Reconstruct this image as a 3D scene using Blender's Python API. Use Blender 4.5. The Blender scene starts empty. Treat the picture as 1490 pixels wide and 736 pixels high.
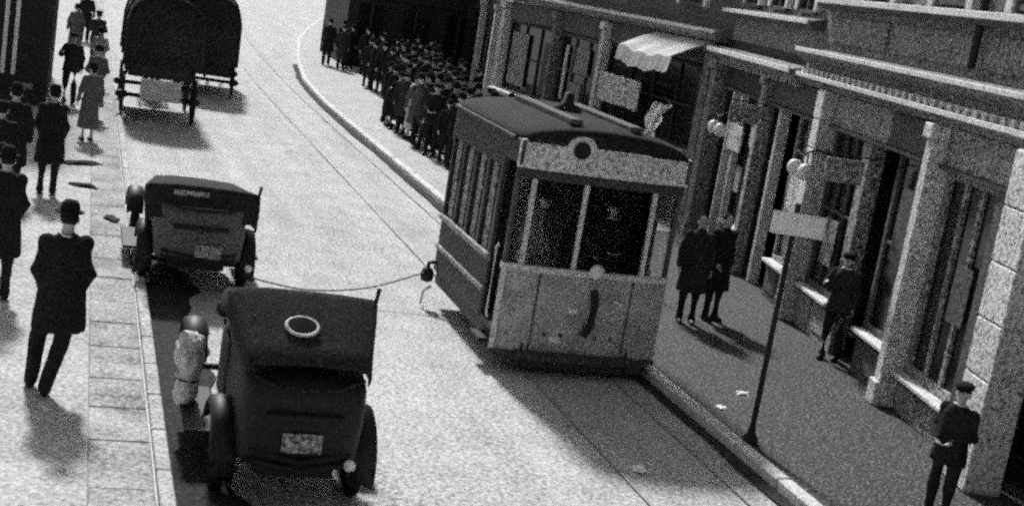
import bpy, bmesh, math, random
from mathutils import Vector, Matrix, noise as mnoise
random.seed(7)
R = math.radians
S = bpy.context.scene
COL = S.collection
# ------------------------------------------------------------------ camera
# axes of the place: x = across the street (to the right), y = along the street, z = up
YAW, PITCH, ROLL = R(-18.5), math.atan(390/2000.), R(9.5)
fw = Vector((0, math.cos(PITCH), -math.sin(PITCH))); up0 = Vector((0, math.sin(PITCH), math.cos(PITCH))); r0 = Vector((1, 0, 0))
rx = r0*math.cos(ROLL)+up0*math.sin(ROLL); ux = -r0*math.sin(ROLL)+up0*math.cos(ROLL)
cm = Matrix((rx, ux, -fw)).transposed().to_4x4()
cd = bpy.data.cameras.new('camera'); cam = bpy.data.objects.new('camera', cd); COL.objects.link(cam)
cam.matrix_world = Matrix.Translation((0, 0, 4.7)) @ Matrix.Rotation(YAW, 4, 'Z') @ cm
cd.sensor_width = 36; cd.lens = 36*2000/1490.; cd.clip_start = .1; cd.clip_end = 2000
S.camera = cam
# ------------------------------------------------------------------ sky and sun (soft, hazy daylight from up the street)
SUN_EL, SUN_AZ = R(41), R(-4)            # azimuth clockwise from +y
w = bpy.data.worlds.new('World'); S.world = w; w.use_nodes = True
nt = w.node_tree; bg = nt.nodes['Background']
sky = nt.nodes.new('ShaderNodeTexSky'); sky.sky_type = 'NISHITA'; sky.sun_disc = False
sky.sun_elevation = SUN_EL; sky.sun_rotation = SUN_AZ; sky.air_density = 1.5; sky.dust_density = 4
hs = nt.nodes.new('ShaderNodeHueSaturation'); hs.inputs['Saturation'].default_value = 0
nt.links.new(sky.outputs[0], hs.inputs['Color']); nt.links.new(hs.outputs[0], bg.inputs[0]); bg.inputs[1].default_value = .052
sl = bpy.data.lights.new('sun', 'SUN'); sl.energy = 3.6; sl.angle = R(5); sl.color = (1, 1, 1)
so = bpy.data.objects.new('sun', sl); COL.objects.link(so)
so.rotation_euler = Vector((math.sin(SUN_AZ)*math.cos(SUN_EL), math.cos(SUN_AZ)*math.cos(SUN_EL), math.sin(SUN_EL))).to_track_quat('Z', 'Y').to_euler()
S.view_settings.view_transform = 'Standard'; S.view_settings.look = 'None'; S.view_settings.gamma = 1
S.view_settings.exposure = .38
S.cycles.filter_width = 2.6; S.cycles.use_denoising = False
S.cycles.use_adaptive_sampling = True; S.cycles.adaptive_threshold = .12; S.cycles.adaptive_min_samples = 14
# ------------------------------------------------------------------ materials (all grey: the place as a silver print shows it)
def mat(name, v, var=.35, scale=26, rough=.85, bump=.3, spots=0., spotv=.5, spec=.3, big=.15, metal=0., streak=0.):
    m = bpy.data.materials.new(name); m.use_nodes = True
    n = m.node_tree.nodes; l = m.node_tree.links; b = n['Principled BSDF']
    g = n.new('ShaderNodeNewGeometry')
    def nz(sc, det, rgh, off):
        mp = n.new('ShaderNodeMapping'); mp.inputs['Location'].default_value = (off, off*1.7, off*.6)
        t = n.new('ShaderNodeTexNoise'); t.inputs['Scale'].default_value = sc; t.inputs['Detail'].default_value = det; t.inputs['Roughness'].default_value = rgh
        l.new(g.outputs['Position'], mp.inputs['Vector']); l.new(mp.outputs[0], t.inputs['Vector']); return t.outputs[0]
    def mth(op, a, c=None, clamp=False):
        k = n.new('ShaderNodeMath'); k.operation = op; k.use_clamp = clamp
        for i, q in enumerate((a, c)):
            if q is None: continue
            if isinstance(q, (int, float)): k.inputs[i].default_value = q
            else: l.new(q, k.inputs[i])
        return k.outputs[0]
    f = nz(scale, 2, .7, random.random()*9); c = nz(scale*.09, 2, .6, random.random()*9)
    # value = v * (1 + 4*var*(fine-.5) + 4*big*(coarse-.5))
    a = mth('MULTIPLY', mth('SUBTRACT', f, .5), 7*var); d = mth('MULTIPLY', mth('SUBTRACT', c, .5), 4*big)
    if streak:
        mp = n.new('ShaderNodeMapping'); mp.inputs['Scale'].default_value = (2.6, .11, 1); tx = n.new('ShaderNodeTexNoise'); tx.inputs['Scale'].default_value = 1; tx.inputs['Detail'].default_value = 4
        l.new(g.outputs['Position'], mp.inputs['Vector']); l.new(mp.outputs[0], tx.inputs['Vector'])
        d = mth('ADD', d, mth('MULTIPLY', mth('SUBTRACT', tx.outputs[0], .5), 4*streak))
    val = mth('MULTIPLY', mth('MAXIMUM', mth('ADD', mth('ADD', a, d), 1.0), .12), v)
    if spots:
        s = nz(scale*1.35, 1, .5, random.random()*9)
        k = mth('MULTIPLY', mth('SUBTRACT', s, .60-.1*spots), 4.5, True)
        val = mth('ADD', val, mth('MULTIPLY', k, spotv))
    val = mth('MINIMUM', val, .88)
    cb = n.new('ShaderNodeCombineColor')
    for i in range(3): l.new(val, cb.inputs[i])
    l.new(cb.outputs[0], b.inputs['Base Color'])
    b.inputs['Roughness'].default_value = rough; b.inputs['Specular IOR Level'].default_value = spec; b.inputs['Metallic'].default_value = metal
    if bump:
        bp = n.new('ShaderNodeBump'); bp.inputs['Strength'].default_value = bump; bp.inputs['Distance'].default_value = .02
        l.new(f, bp.inputs['Height']); l.new(bp.outputs[0], b.inputs['Normal'])
    return m
M = dict(
    road=mat('pale_macadam', .43, .45, 20, .9, .4, .25, .12, big=.16, streak=.16),
    flag=mat('pale_flagstone', .43, .36, 20, .9, .25, big=.16),
    edge=mat('edge_flagstone', .34, .45, 20, .9, .3, big=.45),
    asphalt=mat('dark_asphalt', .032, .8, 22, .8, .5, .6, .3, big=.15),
    kerb=mat('granite_kerb', .62, .25, 22, .85, .3),
    kerb_l=mat('worn_kerb', .42, .4, 22, .85, .3, big=.3),
    shade_and_dirt=mat('gutter_shade', .03, .5, 22, .9, .4, .3, .07, spec=.1),  # painted car shade in the left gutter; also right gutter channel and rags
    rail=mat('worn_rail', .36, .2, 20, .7, .1),
    stone=mat('pale_stone', .64, .6, 22, .9, .4, .2, .1),
    wall=mat('grey_render', .19, .95, 20, .9, .4, .5, .25),
    wall2=mat('sooty_brickwork', .1, .7, 22, .9, .4, .4, .25),
    fascia=mat('painted_fascia', .27, .95, 20, .8, .3, .4, .2),
    trim=mat('painted_moulding', .68, .35, 24, .8, .2),
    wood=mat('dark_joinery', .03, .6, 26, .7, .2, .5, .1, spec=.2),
    woodmid=mat('grained_joinery', .09, .65, 24, .8, .2, .4, .16, spec=.2),
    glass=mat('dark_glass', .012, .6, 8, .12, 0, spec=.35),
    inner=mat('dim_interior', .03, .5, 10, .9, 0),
    canvas_w=mat('white_canvas', .6, .3, 20, .95, .3),
    board=mat('lettered_board', .5, 1., 16, .8, .1, .6, .25),
    whitepaint=mat('white_enamel', .86, .14, 20, .5, .1),
    iron=mat('black_iron', .02, .4, 30, .6, .2, spec=.2),
    cream=mat('cream_panel', .40, .45, 32, .6, .15, .3, .15, big=.3),
    tramdark=mat('tram_brown', .042, .6, 32, .6, .2, .5, .16),
    tramroof=mat('tram_roof_canvas', .022, .6, 26, .9, .3, .4, .1, spec=.1),
    lamp=mat('lamp_glass', .85, .05, 10, .2, 0),
    carpaint=mat('black_coachwork', .014, .6, 45, .55, .1, .4, .035, spec=.25),
    greypaint=mat('grey_coachwork', .1, .8, 34, .6, .1, .4, .1),
    hood=mat('black_hood_cloth', .022, .8, 45, .95, .4, .6, .07, spec=.1),
    tyre=mat('rubber_tyre', .015, .5, 40, .95, .3, spec=.1),
    wheel=mat('pale_wheel_disc', .3, .3, 30, .7, .2),
    chrome=mat('nickel_ring', .7, .15, 30, .5, .1),
    plate=mat('pale_plate', .3, .9, 26, .7, .1),
    coat=mat('black_overcoat', .018, .6, 40, .95, .4, .45, .05, spec=.1),
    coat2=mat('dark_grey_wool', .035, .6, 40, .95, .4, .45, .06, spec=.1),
    coat3=mat('mid_grey_tweed', .11, .6, 34, .95, .4, .4, .1, spec=.1),
    pale=mat('pale_linen', .6, .3, 26, .95, .3),
    trouser=mat('dark_trousers', .022, .5, 40, .95, .3, .3, .04, spec=.1),
    skin=mat('skin', .5, .12, 50, .6, .1),
    hair=mat('dark_hair', .02, .4, 50, .9, .2, spec=.1),
    felt=mat('black_felt', .018, .4, 45, .95, .2, spec=.1),
    leather=mat('black_leather', .015, .3, 40, .5, .1, spec=.2),
    eye=mat('eye', .05, .1, 40, .3, 0),
    tilt=mat('wagon_tilt_cloth', .028, .9, 18, .95, .4, .6, .08, spec=.1),
    horse=mat('dark_bay_coat', .025, .4, 26, .8, .2, spec=.15),
)
def clear_glass():
    m = bpy.data.materials.new('window_glass'); m.use_nodes = True; b = m.node_tree.nodes['Principled BSDF']
    b.inputs['Transmission Weight'].default_value = 1; b.inputs['Base Color'].default_value = (.75, .75, .75, 1); b.inputs['Roughness'].default_value = .03; b.inputs['IOR'].default_value = 1.3
    return m
M['clear'] = clear_glass()
# ------------------------------------------------------------------ helpers
def bx(bm, c, s, rz=0, bev=0, rot=None):
    m = Matrix.Translation(c) @ (rot if rot is not None else Matrix.Rotation(rz, 4, 'Z')) @ Matrix.Diagonal((s[0], s[1], s[2], 1))
    v = bmesh.ops.create_cube(bm, size=1, matrix=m)['verts']
    if bev:
        e = {e for q in v for e in q.link_edges}
        bmesh.ops.bevel(bm, geom=list(e), offset=bev, segments=1, affect='EDGES', clamp_overlap=True)
    return bm
def B(c, s, rz=0, bev=0): return bx(bmesh.new(), c, s, rz, bev)
def ring_loft(bm, rings, close=True, cyc=True):
    vs = [[bm.verts.new(p) for p in r] for r in rings]
    for a, b in zip(vs, vs[1:]):
        n = len(a)
        for i in range(n if cyc else n-1): bm.faces.new((a[i], a[(i+1) % n], b[(i+1) % n], b[i]))
    if close:
        bm.faces.new(vs[0][::-1]); bm.faces.new(vs[-1])
    return bm
def ell(c, a, b, n=16, ax='z', rot=0, pw=2.):
    o = []
    for i in range(n):
        t = 2*math.pi*i/n; cs, sn = math.cos(t), math.sin(t)
        p = a*math.copysign(abs(cs)**(2/pw), cs); q = b*math.copysign(abs(sn)**(2/pw), sn)
        if rot: p, q = p*math.cos(rot)-q*math.sin(rot), p*math.sin(rot)+q*math.cos(rot)
        o.append(Vector(c)+{'z': Vector((p, q, 0)), 'y': Vector((p, 0, q)), 'x': Vector((0, p, q))}[ax])
    return o
def tube(bm, pts, r, n=8):
    pts = [Vector(p) for p in pts]; rs = r if isinstance(r, (list, tuple)) else [r]*len(pts); rings = []
    for i, p in enumerate(pts):
        d = (pts[min(i+1, len(pts)-1)]-pts[max(i-1, 0)]).normalized(); q = d.to_track_quat('Z', 'Y')
        rings.append([p+q@Vector((math.cos(6.28318*k/n)*rs[i], math.sin(6.28318*k/n)*rs[i], 0)) for k in range(n)])
    return ring_loft(bm, rings)
def T(pts, r, n=8): return tube(bmesh.new(), pts, r, n)
def lathe(bm, prof, n=20, m=Matrix.Identity(4)):
    return ring_loft(bm, [[m @ Vector((r*math.cos(6.28318*k/n), r*math.sin(6.28318*k/n), z)) for k in range(n)] for r, z in prof], True)
def prism(bm, poly, d0, d1, ax='x'):
    mk = {'x': lambda p, d: (d, p[0], p[1]), 'y': lambda p, d: (p[0], d, p[1]), 'z': lambda p, d: (p[0], p[1], d)}[ax]
    return ring_loft(bm, [[Vector(mk(p, d0)) for p in poly], [Vector(mk(p, d1)) for p in poly]])
def torus(bm, R0, r, m=Matrix.Identity(4), n=24, k=8, arc=2*math.pi):
    full = arc > 6.2; cnt = n if full else n+1
    rings = [[m @ Vector(((R0+r*math.cos(6.28318*j/k))*math.cos(arc*i/n), (R0+r*math.cos(6.28318*j/k))*math.sin(arc*i/n), r*math.sin(6.28318*j/k))) for j in range(k)] for i in range(cnt)]
    if full: rings.append(rings[0])
    ring_loft(bm, rings, close=not full)
    if full: bmesh.ops.remove_doubles(bm, verts=bm.verts, dist=1e-5)
    return bm
def ob(name, bm, m, parent=None, smooth=False, loc=None, rot=None):
    me = bm
    if isinstance(bm, bmesh.types.BMesh):
        bmesh.ops.recalc_face_normals(bm, faces=bm.faces)
        me = bpy.data.meshes.new(name); bm.to_mesh(me); bm.free()
    if smooth: me.shade_smooth()
    if not me.materials: me.materials.append(M[m])
    o = bpy.data.objects.new(name, me); COL.objects.link(o)
    if parent: o.parent = parent
    if loc is not None: o.location = loc
    if rot is not None: o.rotation_euler = rot
    return o
def tag(o, label, cat, group=None):
    o['label'] = label; o['category'] = cat
    if group: o['group'] = group
    return o
def thing(name, label, cat, loc=(0, 0, 0), rz=0, group=None):
    o = bpy.data.objects.new(name, None); COL.objects.link(o); o.location = loc; o.rotation_euler = (0, 0, rz); o.empty_display_size = .2
    return tag(o, label, cat, group)
def struct(o): o['kind'] = 'structure'; return o
def copy_tree(o, parent=None):
    c = o.copy(); COL.objects.link(c); c.parent = parent
    for ch in list(o.children): copy_tree(ch, c)
    return c
def wobble(bm, a, s, axis=None):
    for v in bm.verts:
        d = mnoise.noise_vector(v.co*s)*a
        v.co += d if axis is None else Vector([d[i]*axis[i] for i in range(3)])
    return bm
# ------------------------------------------------------------------ ground, road, pavements
KL, KR = .97, 7.3
KERB_R = [(-6, 7.3), (42, 7.3), (49, 7.6), (56, 8.35), (63, 9.3), (70, 10.3), (82, 12.6), (100, 16.5)]     # (y, x)
bm = bmesh.new(); bmesh.ops.create_grid(bm, x_segments=1, y_segments=1, size=900, matrix=Matrix.Translation((0, 0, -.012)))
struct(ob('ground', bm, 'road'))
bm = bmesh.new()
xs = [KL + i*(20-KL)/44 for i in range(45)]; ys = [-8+i*1.2 for i in range(100)]
g = [[bm.verts.new((x, y, .02*mnoise.noise(Vector((x*.5, y*.25, 3)))-.004*((x-4.2)/3.2)**2)) for x in xs] for y in ys]
for a, b in zip(g, g[1:]):
    for i in range(len(xs)-1): bm.faces.new((a[i], a[i+1], b[i+1], b[i]))
for v in bm.verts: v.co.z = max(v.co.z, -.01)+.0
road = struct(ob('road', bm, 'road', smooth=True))
# left pavement with an edge strip of single flagstones
bm = bmesh.new(); bx(bm, ((-40+.40)/2, 50, .0), (40.40, 130, .236)); struct(ob('pavement', bm, 'flag'))
edge_p = struct(ob('pavement_edging', B((.675, 50, -.02), (.55, 130, .22)), 'edge'))
y = 7.2
while y < 40:
    L = random.uniform(.85, 1.5)
    b = B((0, 0, 0), (.532, L-.02, .05), 0, .008)
    ob('flagstone', b, 'edge', edge_p, loc=(.675, y+L/2, .098+random.uniform(-.004, .003)), rot=(random.uniform(-.006, .006), random.uniform(-.006, .006), 0))
    y += L
kl = struct(ob('kerb', B((.958, 50, -.03), (.024, 130, .2)), 'kerb'))
me = None
y = 6.5
while y < 60:
    o = ob('kerb_stone', me or B((0, 0, 0), (.13, .985, .2), 0, .012), 'kerb_l', kl, loc=(.985+.055, y+.5, .022+random.uniform(-.004, .004)), rot=(0, 0, random.uniform(-.004, .004))); me = o.data
    y += 1.0
# dark strip that paints the shade of the motor cars into the left gutter
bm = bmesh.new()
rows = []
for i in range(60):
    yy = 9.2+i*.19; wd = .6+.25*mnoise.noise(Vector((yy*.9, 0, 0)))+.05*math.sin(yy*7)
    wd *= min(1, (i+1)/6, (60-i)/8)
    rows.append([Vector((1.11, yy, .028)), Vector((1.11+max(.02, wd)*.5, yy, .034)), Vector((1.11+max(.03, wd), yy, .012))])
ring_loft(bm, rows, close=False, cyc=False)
o = ob('gutter_shade', bm, 'shade_and_dirt'); o['kind'] = 'stuff'; tag(o, 'dark painted car shade in the gutter along the left kerb', 'shade_and_dirt')
# right pavement: near length dark asphalt, beyond the tram pale flags
def pav(name, m, y0, y1, top=.12):
    bm = bmesh.new(); pts = []
    ks = [k for k in KERB_R if y0 < k[0] < y1]
    def kx(yy):
        for (a, xa), (b, xb) in zip(KERB_R, KERB_R[1:]):
            if a <= yy <= b: return xa+(xb-xa)*(yy-a)/(b-a)
    line = [(y0, kx(y0))]+ks+[(y1, kx(y1))]
    poly = [(x+.17, yy) for yy, x in line]+[(34, y1), (34, y0)]
    prism(bm, poly, -.05, top, 'z'); bmesh.ops.triangulate(bm, faces=bm.faces)
    return struct(ob(name, bm, m))
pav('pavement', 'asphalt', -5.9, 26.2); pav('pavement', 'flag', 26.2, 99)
kr = struct(ob('kerb', B((7.3+.15, 18, -.03), (.02, 47, .2)), 'kerb'))
me = None
for (a, xa), (b, xb) in zip(KERB_R, KERB_R[1:]):
    L = math.hypot(b-a, xb-xa); n = int(L/1.0); ang = -math.atan2(xb-xa, b-a)
    for i in range(n):
        yy = a+(i+.5)*(b-a)/n
        if yy < 10.5: continue
        o = ob('kerb_stone', me or B((0, 0, 0), (.17, .99, .2), 0, .02), 'kerb', kr, loc=(xa+(i+.5)*(xb-xa)/n+.085, yy, .045+random.uniform(-.005, .004)), rot=(0, 0, ang)); me = o.data
        o.scale = (1, L/n/1.0, 1)
# dark channel of the right gutter and one pair of rails
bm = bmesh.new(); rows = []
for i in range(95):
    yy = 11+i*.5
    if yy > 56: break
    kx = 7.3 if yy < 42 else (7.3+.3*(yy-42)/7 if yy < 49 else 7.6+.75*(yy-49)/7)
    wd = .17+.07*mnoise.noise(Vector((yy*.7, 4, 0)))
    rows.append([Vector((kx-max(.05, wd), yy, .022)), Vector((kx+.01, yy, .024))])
ring_loft(bm, rows, close=False, cyc=False); o = ob('gutter', bm, 'shade_and_dirt'); struct(o)
for x in (5.645, 6.795):
    bm = bmesh.new()
    ring_loft(bm, [[Vector((x+dx+(0 if yy < 42 else .004*(yy-42)**1.6), yy, .023)) for dx in (-.018, .018)] for yy in [8+2*i for i in range(40)]], close=False, cyc=False)
    struct(ob('tram_rail', bm, 'rail'))
# ------------------------------------------------------------------ building on the right
def frame_win(par, x0, x1, z0, z1, y, cols=2, rows=1, m='wood', bar=.05, depth=.08, name='window', transom=None):
    """window = frame mesh with panes and bars as sub-parts; local x along facade, y out"""
    bm = bmesh.new(); b = bar
    bx(bm, ((x0+x1)/2, y, z0+b/2), (x1-x0, depth, b)); bx(bm, ((x0+x1)/2, y, z1-b/2), (x1-x0, depth, b))
    bx(bm, (x0+b/2, y, (z0+z1)/2), (b, depth-.004, z1-z0-2*b)); bx(bm, (x1-b/2, y, (z0+z1)/2), (b, depth-.004, z1-z0-2*b))
    f = ob(name, bm, m, par)
    wx = (x1-x0-2*b)/cols; wz = (z1-z0-2*b)/rows
    for i in range(cols):
        for j in range(rows):
            ob('pane', B((x0+b+(i+.5)*wx, y-.02, z0+b+(j+.5)*wz), (wx-.002, .012, wz-.002)), 'glass', f)
        if i: ob('glazing_bar', B((x0+b+i*wx, y, (z0+z1)/2), (b*.7, depth*.7, z1-z0-2*b)), m, f)
    for j in range(1, rows): ob('glazing_bar', B(((x0+x1)/2, y-.002, z0+b+j*wz), (x1-x0-2*b, depth*.6, b*.6)), m, f)
    return f
def cornice(par, x0, x1, z, prof, m='trim', name='cornice'):
    bm = bmesh.new(); prism(bm, [(a, z+b) for a, b in prof], x0, x1, 'x'); c = ob(name, bm, 'wall' if name == 'cornice' else 'woodmid', par)
    mx = sorted(set(a for a, b in prof if a > .2))
    for a in mx[-1:]+[q for q in mx[:-1] if sum(1 for p in prof if p[0] == q) > 1]:
        zs = [b for p, b in prof if p == a]; x = x0
        while x < x1-.05:
            l = min(random.uniform(1.6, 2.4), x1-x)
            ob('fillet', B((x+l/2, a+.008, z+(min(zs)+max(zs))/2+.02), (l-.012, .05, max(.05, max(zs)-min(zs))+.02), 0, .008), m, c); x += l
    return c
def pilaster(par, x, wd, z1, dep, m, blocks=0, flute=0, name='pilaster'):
    core = ob(name, B((x, dep/2-.02, z1/2), (wd-.03, dep-.03, z1)), m, par)
    if blocks:
        h = z1/blocks
        for i in range(blocks):
            ob('stone_block', wobble(B((x+random.uniform(-.006, .006), dep/2+random.uniform(-.004, .006), (i+.5)*h), (wd, dep, h-.018), 0, .014), .004, 7), m, core)
    else:
        ob('plinth', B((x, dep/2+.03, .16), (wd+.07, dep+.04, .32), 0, .015), m, core)
        ob('shaft', B((x, dep/2, (z1+.32)/2-.11), (wd, dep, z1-.32-.22), 0, .012), m, core)
        ob('capital', B((x, dep/2+.03, z1-.11), (wd+.08, dep+.05, .2), 0, .02), m, core)
    return core
A1 = math.atan2(2.8, 14.23)
Fx = thing('corner_building', 'stone pilastered shop building rising beside the dark right-hand pavement', 'building', (10.0, 12.17, .12), R(90)-A1)
LB = 14.4
ob('upper_wall', B((5.6, -3.0, 6.6), (17.6, 6.0, 4.9)), 'wall', Fx)
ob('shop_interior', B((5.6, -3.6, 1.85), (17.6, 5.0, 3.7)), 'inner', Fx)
ob('lintel', B((5.6, -.55, 3.93), (17.6, 1.1, .44)), 'wood', Fx)
ob('end_wall', B((14.05, -1.2, 1.85), (.5, 2.3, 3.7)), 'wall2', Fx)
for u, wd, m, dp, bl in ((-.05, .62, 'stone', .42, 6), (2.8, .2, 'stone', .3, 0), (7.2, .34, 'stone', .32, 8), (10.6, .22, 'fascia', .26, 0), (14.1, .42, 'wall', .34, 0)):
    pilaster(Fx, u, wd, 3.72, dp, m, bl)
# fascias between the pilasters
for a, b, m in ((.3, 2.68, 'fascia'), (2.92, 4.6, 'woodmid'), (4.62, 7.0, 'fascia'), (7.4, 10.45, 'woodmid'), (10.75, 13.85, 'wood')):
    f = ob('fascia', B(((a+b)/2, .06, 3.46), (b-a, .1, .48), 0, .012), m, Fx)
    ob('fascia_moulding', B(((a+b)/2, .1, 3.195), (b-a, .14, .045)), 'woodmid', f)
cornice(Fx, -3, 8.6, 3.72, [(-.1, 0), (.24, 0), (.3, .06), (.34, .1), (.34, .15), (.2, .2), (.2, .36), (.38, .44), (.42, .5), (.42, .55), (.1, .6), (-.1, .6)])
cornice(Fx, 8.6, 14.4, 3.72, [(-.1, 0), (.3, 0), (.36, .07), (.46, .12), (.46, .19), (.2, .26), (-.1, .26)])
cornice(Fx, -3, 8.6, 4.98, [(-.1, 0), (.16, 0), (.24, .06), (.24, .13), (.04, .17), (-.1, .17)], 'trim', 'string_course')
cornice(Fx, 8.6, 14.4, 4.6, [(-.1, 0), (.2, 0), (.3, .07), (.3, .13), (.04, .2), (-.1, .2)], 'trim', 'string_course')
cornice(Fx, -3.1, 14.5, 8.6, [(-.3, 0), (.2, 0), (.5, .2), (.5, .35), (.1, .5), (-.3, .5)], 'trim', 'parapet')
for i in range(46):
    ob('dentil', B((-2.8+i*.248, .27, 3.94), (.12, .12, .11)), 'stone', Fx)
for i in range(22):
    ob('dentil', B((8.75+i*.256, .25, 3.68), (.12, .1, .09)), 'fascia', Fx)
# bays: stall riser, shop windows, doors
def riser(a, b, h=.6, m='woodmid'):
    r = ob('stall_riser', B(((a+b)/2, .02, h/2), (b-a, .12, h), 0, .01), m, Fx)
    n = max(1, int((b-a)/.7))
    for i in range(n):
        ob('riser_panel', B((a+(i+.5)*(b-a)/n, .085, h/2+.02), ((b-a)/n-.16, .03, h-.2), 0, .012), m, r)
    ob('stall_board', B(((a+b)/2, .07, h+.03), (b-a, .26, .06), 0, .012), 'trim', r)
def door(a, b, h=2.35, y=-.25, m='wood'):
    d = ob('door', B(((a+b)/2, y, h/2), (b-a, .06, h), 0, .008), m, Fx)
    for z0, z1, mm in ((.15, .8, 'woodmid'), (1.0, h-.15, 'glass')):
        ob('door_panel', B(((a+b)/2, y+.035, (z0+z1)/2), (b-a-.24, .02, z1-z0)), mm, d)
    ob('door_handle', T([((b-.1), y+.03, 1.02), (b-.1, y+.09, 1.04), (b-.1, y+.09, 1.22), (b-.1, y+.03, 1.24)], .012, 6), 'chrome', d)
    frame_win(Fx, a, b, h+.05, 3.2, y, 1, 1, m, .05, .07, 'fanlight')
riser(1.05, 2.68, .45, 'fascia'); frame_win(Fx, 1.05, 2.68, .52, 3.2, -.02, 3, 1, 'fascia', .12)
ob('door_jamb', B((.93, .02, 1.6), (.2, .22, 3.2), 0, .01), 'woodmid', Fx)
door(.28, .82, 2.4, -.3, 'iron')
riser(2.92, 4.3); frame_win(Fx, 2.92, 4.3, .68, 3.2, -.02, 2, 2, 'woodmid', .08)
ob('door_jamb', B((5.35, -.02, 1.6), (.3, .24, 3.2), 0, .012), 'fascia', Fx)
door(4.35, 5.18, 2.35, -.5)
riser(5.52, 7.0, .62, 'fascia'); frame_win(Fx, 5.52, 7.0, .7, 3.2, -.02, 3, 2, 'woodmid', .08)
riser(7.4, 8.9); frame_win(Fx, 7.4, 8.9, .68, 3.2, -.02, 3, 2, 'fascia', .07)
door(8.95, 9.8, 2.3, -.45)
ob('door_jamb', B((9.88, -.02, 1.6), (.14, .2, 3.2), 0, .01), 'trim', Fx)
frame_win(Fx, 9.96, 10.48, .1, 3.2, -.02, 1, 3, 'wood', .06)
riser(10.74, 12.2, .7); frame_win(Fx, 10.74, 12.2, .78, 3.2, -.02, 2, 2, 'wood', .06)
for u in (12.3, 12.95): ob('door_jamb', B((u, .04, 1.6), (.1, .2, 3.2), 0, .01), 'trim', Fx)
door(12.36, 12.9, 2.3, -.3); frame_win(Fx, 13.0, 13.88, .1, 3.2, -.02, 1, 2, 'wood', .06)
# first-floor windows
for u in (-.4, 1.25, 3.6, 6.2, 7.6):
    ob('surround', B((u-.62, .05, 6.1), (.2, .14, 1.9), 0, .012), 'trim', Fx); ob('surround', B((u+.62, .05, 6.1), (.2, .14, 1.9), 0, .012), 'trim', Fx)
    ob('head', B((u, .06, 7.15), (1.44, .18, .22), 0, .012), 'trim', Fx)
    frame_win(Fx, u-.52, u+.52, 5.2, 7.04, .03, 2, 2, 'woodmid', .07, .1)
for u in (9.6, 11.3, 13.1):
    for s in (-.55, .55): ob('surround', B((u+s, .05, 5.85), (.16, .12, 1.9), 0, .012), 'trim', Fx)
    frame_win(Fx, u-.47, u+.47, 4.86, 6.8, .03, 2, 2, 'woodmid', .07, .1)
# relief panels on the frieze
for a, b in ((-1.6, .9), (1.1, 2.25), (2.75, 5.4), (5.7, 8.2)):
    ob('frieze_panel', B(((a+b)/2, .02, 4.66), (b-a, .06, .42), 0, .015), 'wall', Fx)
dp = ob('downpipe', T([(2.5, .12, 8.5), (2.5, .12, 4.45)], .055, 8), 'iron', Fx)
for z in (5.0, 6.3, 7.6): ob('bracket', B((2.5, .06, z), (.17, .12, .05)), 'iron', dp)
# hanging shop boards and lamps belong to the front
hb = tag(ob('shop_signboard', B((0, 0, 0), (.95, .05, .5), 0, .01), 'board', None, loc=(12.0, 23.9, 2.45), rot=(0, 0, R(90)-A1)), 'pale lettered board fixed to shopfront right of the tram roof', 'sign')
# ------------------------------------------------------------------ building behind the tram
A2 = math.atan2(-1.1, 12.1)
F2 = thing('shop_building', 'dark shop building with white awning standing behind the tram', 'building', (12.75, 26.5, .12), R(90)-A2)
ob('upper_wall', B((6.0, -3.0, 6.3), (12.4, 6, 4.3)), 'wall2', F2)
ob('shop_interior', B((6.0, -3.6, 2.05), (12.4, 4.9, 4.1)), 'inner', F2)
for u, wd, m in ((.15, .3, 'wall'), (5.35, .18, 'stone'), (8.3, .16, 'wall'), (12.0, .3, 'stone')): pilaster(F2, u, wd, 4.0, .26, m)
for a, b in ((.4, 5.2), (5.5, 8.2), (8.4, 11.8)):
    ob('fascia', B(((a+b)/2, .05, 3.78), (b-a, .1, .5), 0, .012), 'wall2', F2)
cornice(F2, -.1, 12.3, 4.04, [(-.1, 0), (.2, 0), (.32, .08), (.36, .18), (.1, .26), (-.1, .26)])
# pale ledge running along the stall risers
for a, b, dz in ((.4, 5.2, .06), (5.5, 8.2, 0), (8.4, 11.8, -.03)):
    ob('stall_riser', B(((a+b)/2, 0, .75), (b-a, .12, 1.42), 0, .01), 'wood', F2)
    ob('ledge', B(((a+b)/2, .2, 1.52+dz), (b-a, .55, .12), 0, .02), 'stone', F2)
frame_win(F2, .4, 5.2, 1.62, 3.5, .0, 4, 2, 'wood', .07)
frame_win(F2, 5.5, 8.2, 1.6, 3.5, .0, 3, 2, 'woodmid', .09)
frame_win(F2, 8.4, 11.8, 1.58, 3.5, .0, 3, 2, 'wood', .07)
for a, b, z0, z1, m in ((10.3, 11.5, 1.75, 3.2, 'fascia'), (6.5, 7.2, 1.75, 2.3, 'fascia'), (6.3, 7.1, 2.55, 3.2, 'fascia'), (8.75, 9.15, 1.75, 3.1, 'woodmid'), (7.6, 7.75, 1.8, 3.2, 'trim')):
    ob('window_blind', B(((a+b)/2, .045, (z0+z1)/2), (b-a, .02, z1-z0)), m, F2)
aw = ob('awning', bmesh.new(), 'canvas_w', F2)
bm = bmesh.new(); rows = []
for i in range(19):
    u = .3+2.5*i/18; sg = .03*math.sin(i*1.1)+.10*math.sin(math.pi*i/18)
    rows.append([Vector((u, .1, 4.02)), Vector((u, .55, 3.86-sg*.5)), Vector((u, 1.05, 3.62-sg)), Vector((u, 1.1, 3.30-sg-.03*(i % 2))), Vector((u, 1.085, 3.30-sg-.03*(i % 2))), Vector((u, 1.03, 3.59-sg)), Vector((u, .55, 3.83-sg*.5)), Vector((u, .1, 3.99))])
ring_loft(bm, rows); bmesh.ops.recalc_face_normals(bm, faces=bm.faces); bm.to_mesh(aw.data); bm.free()
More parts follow.
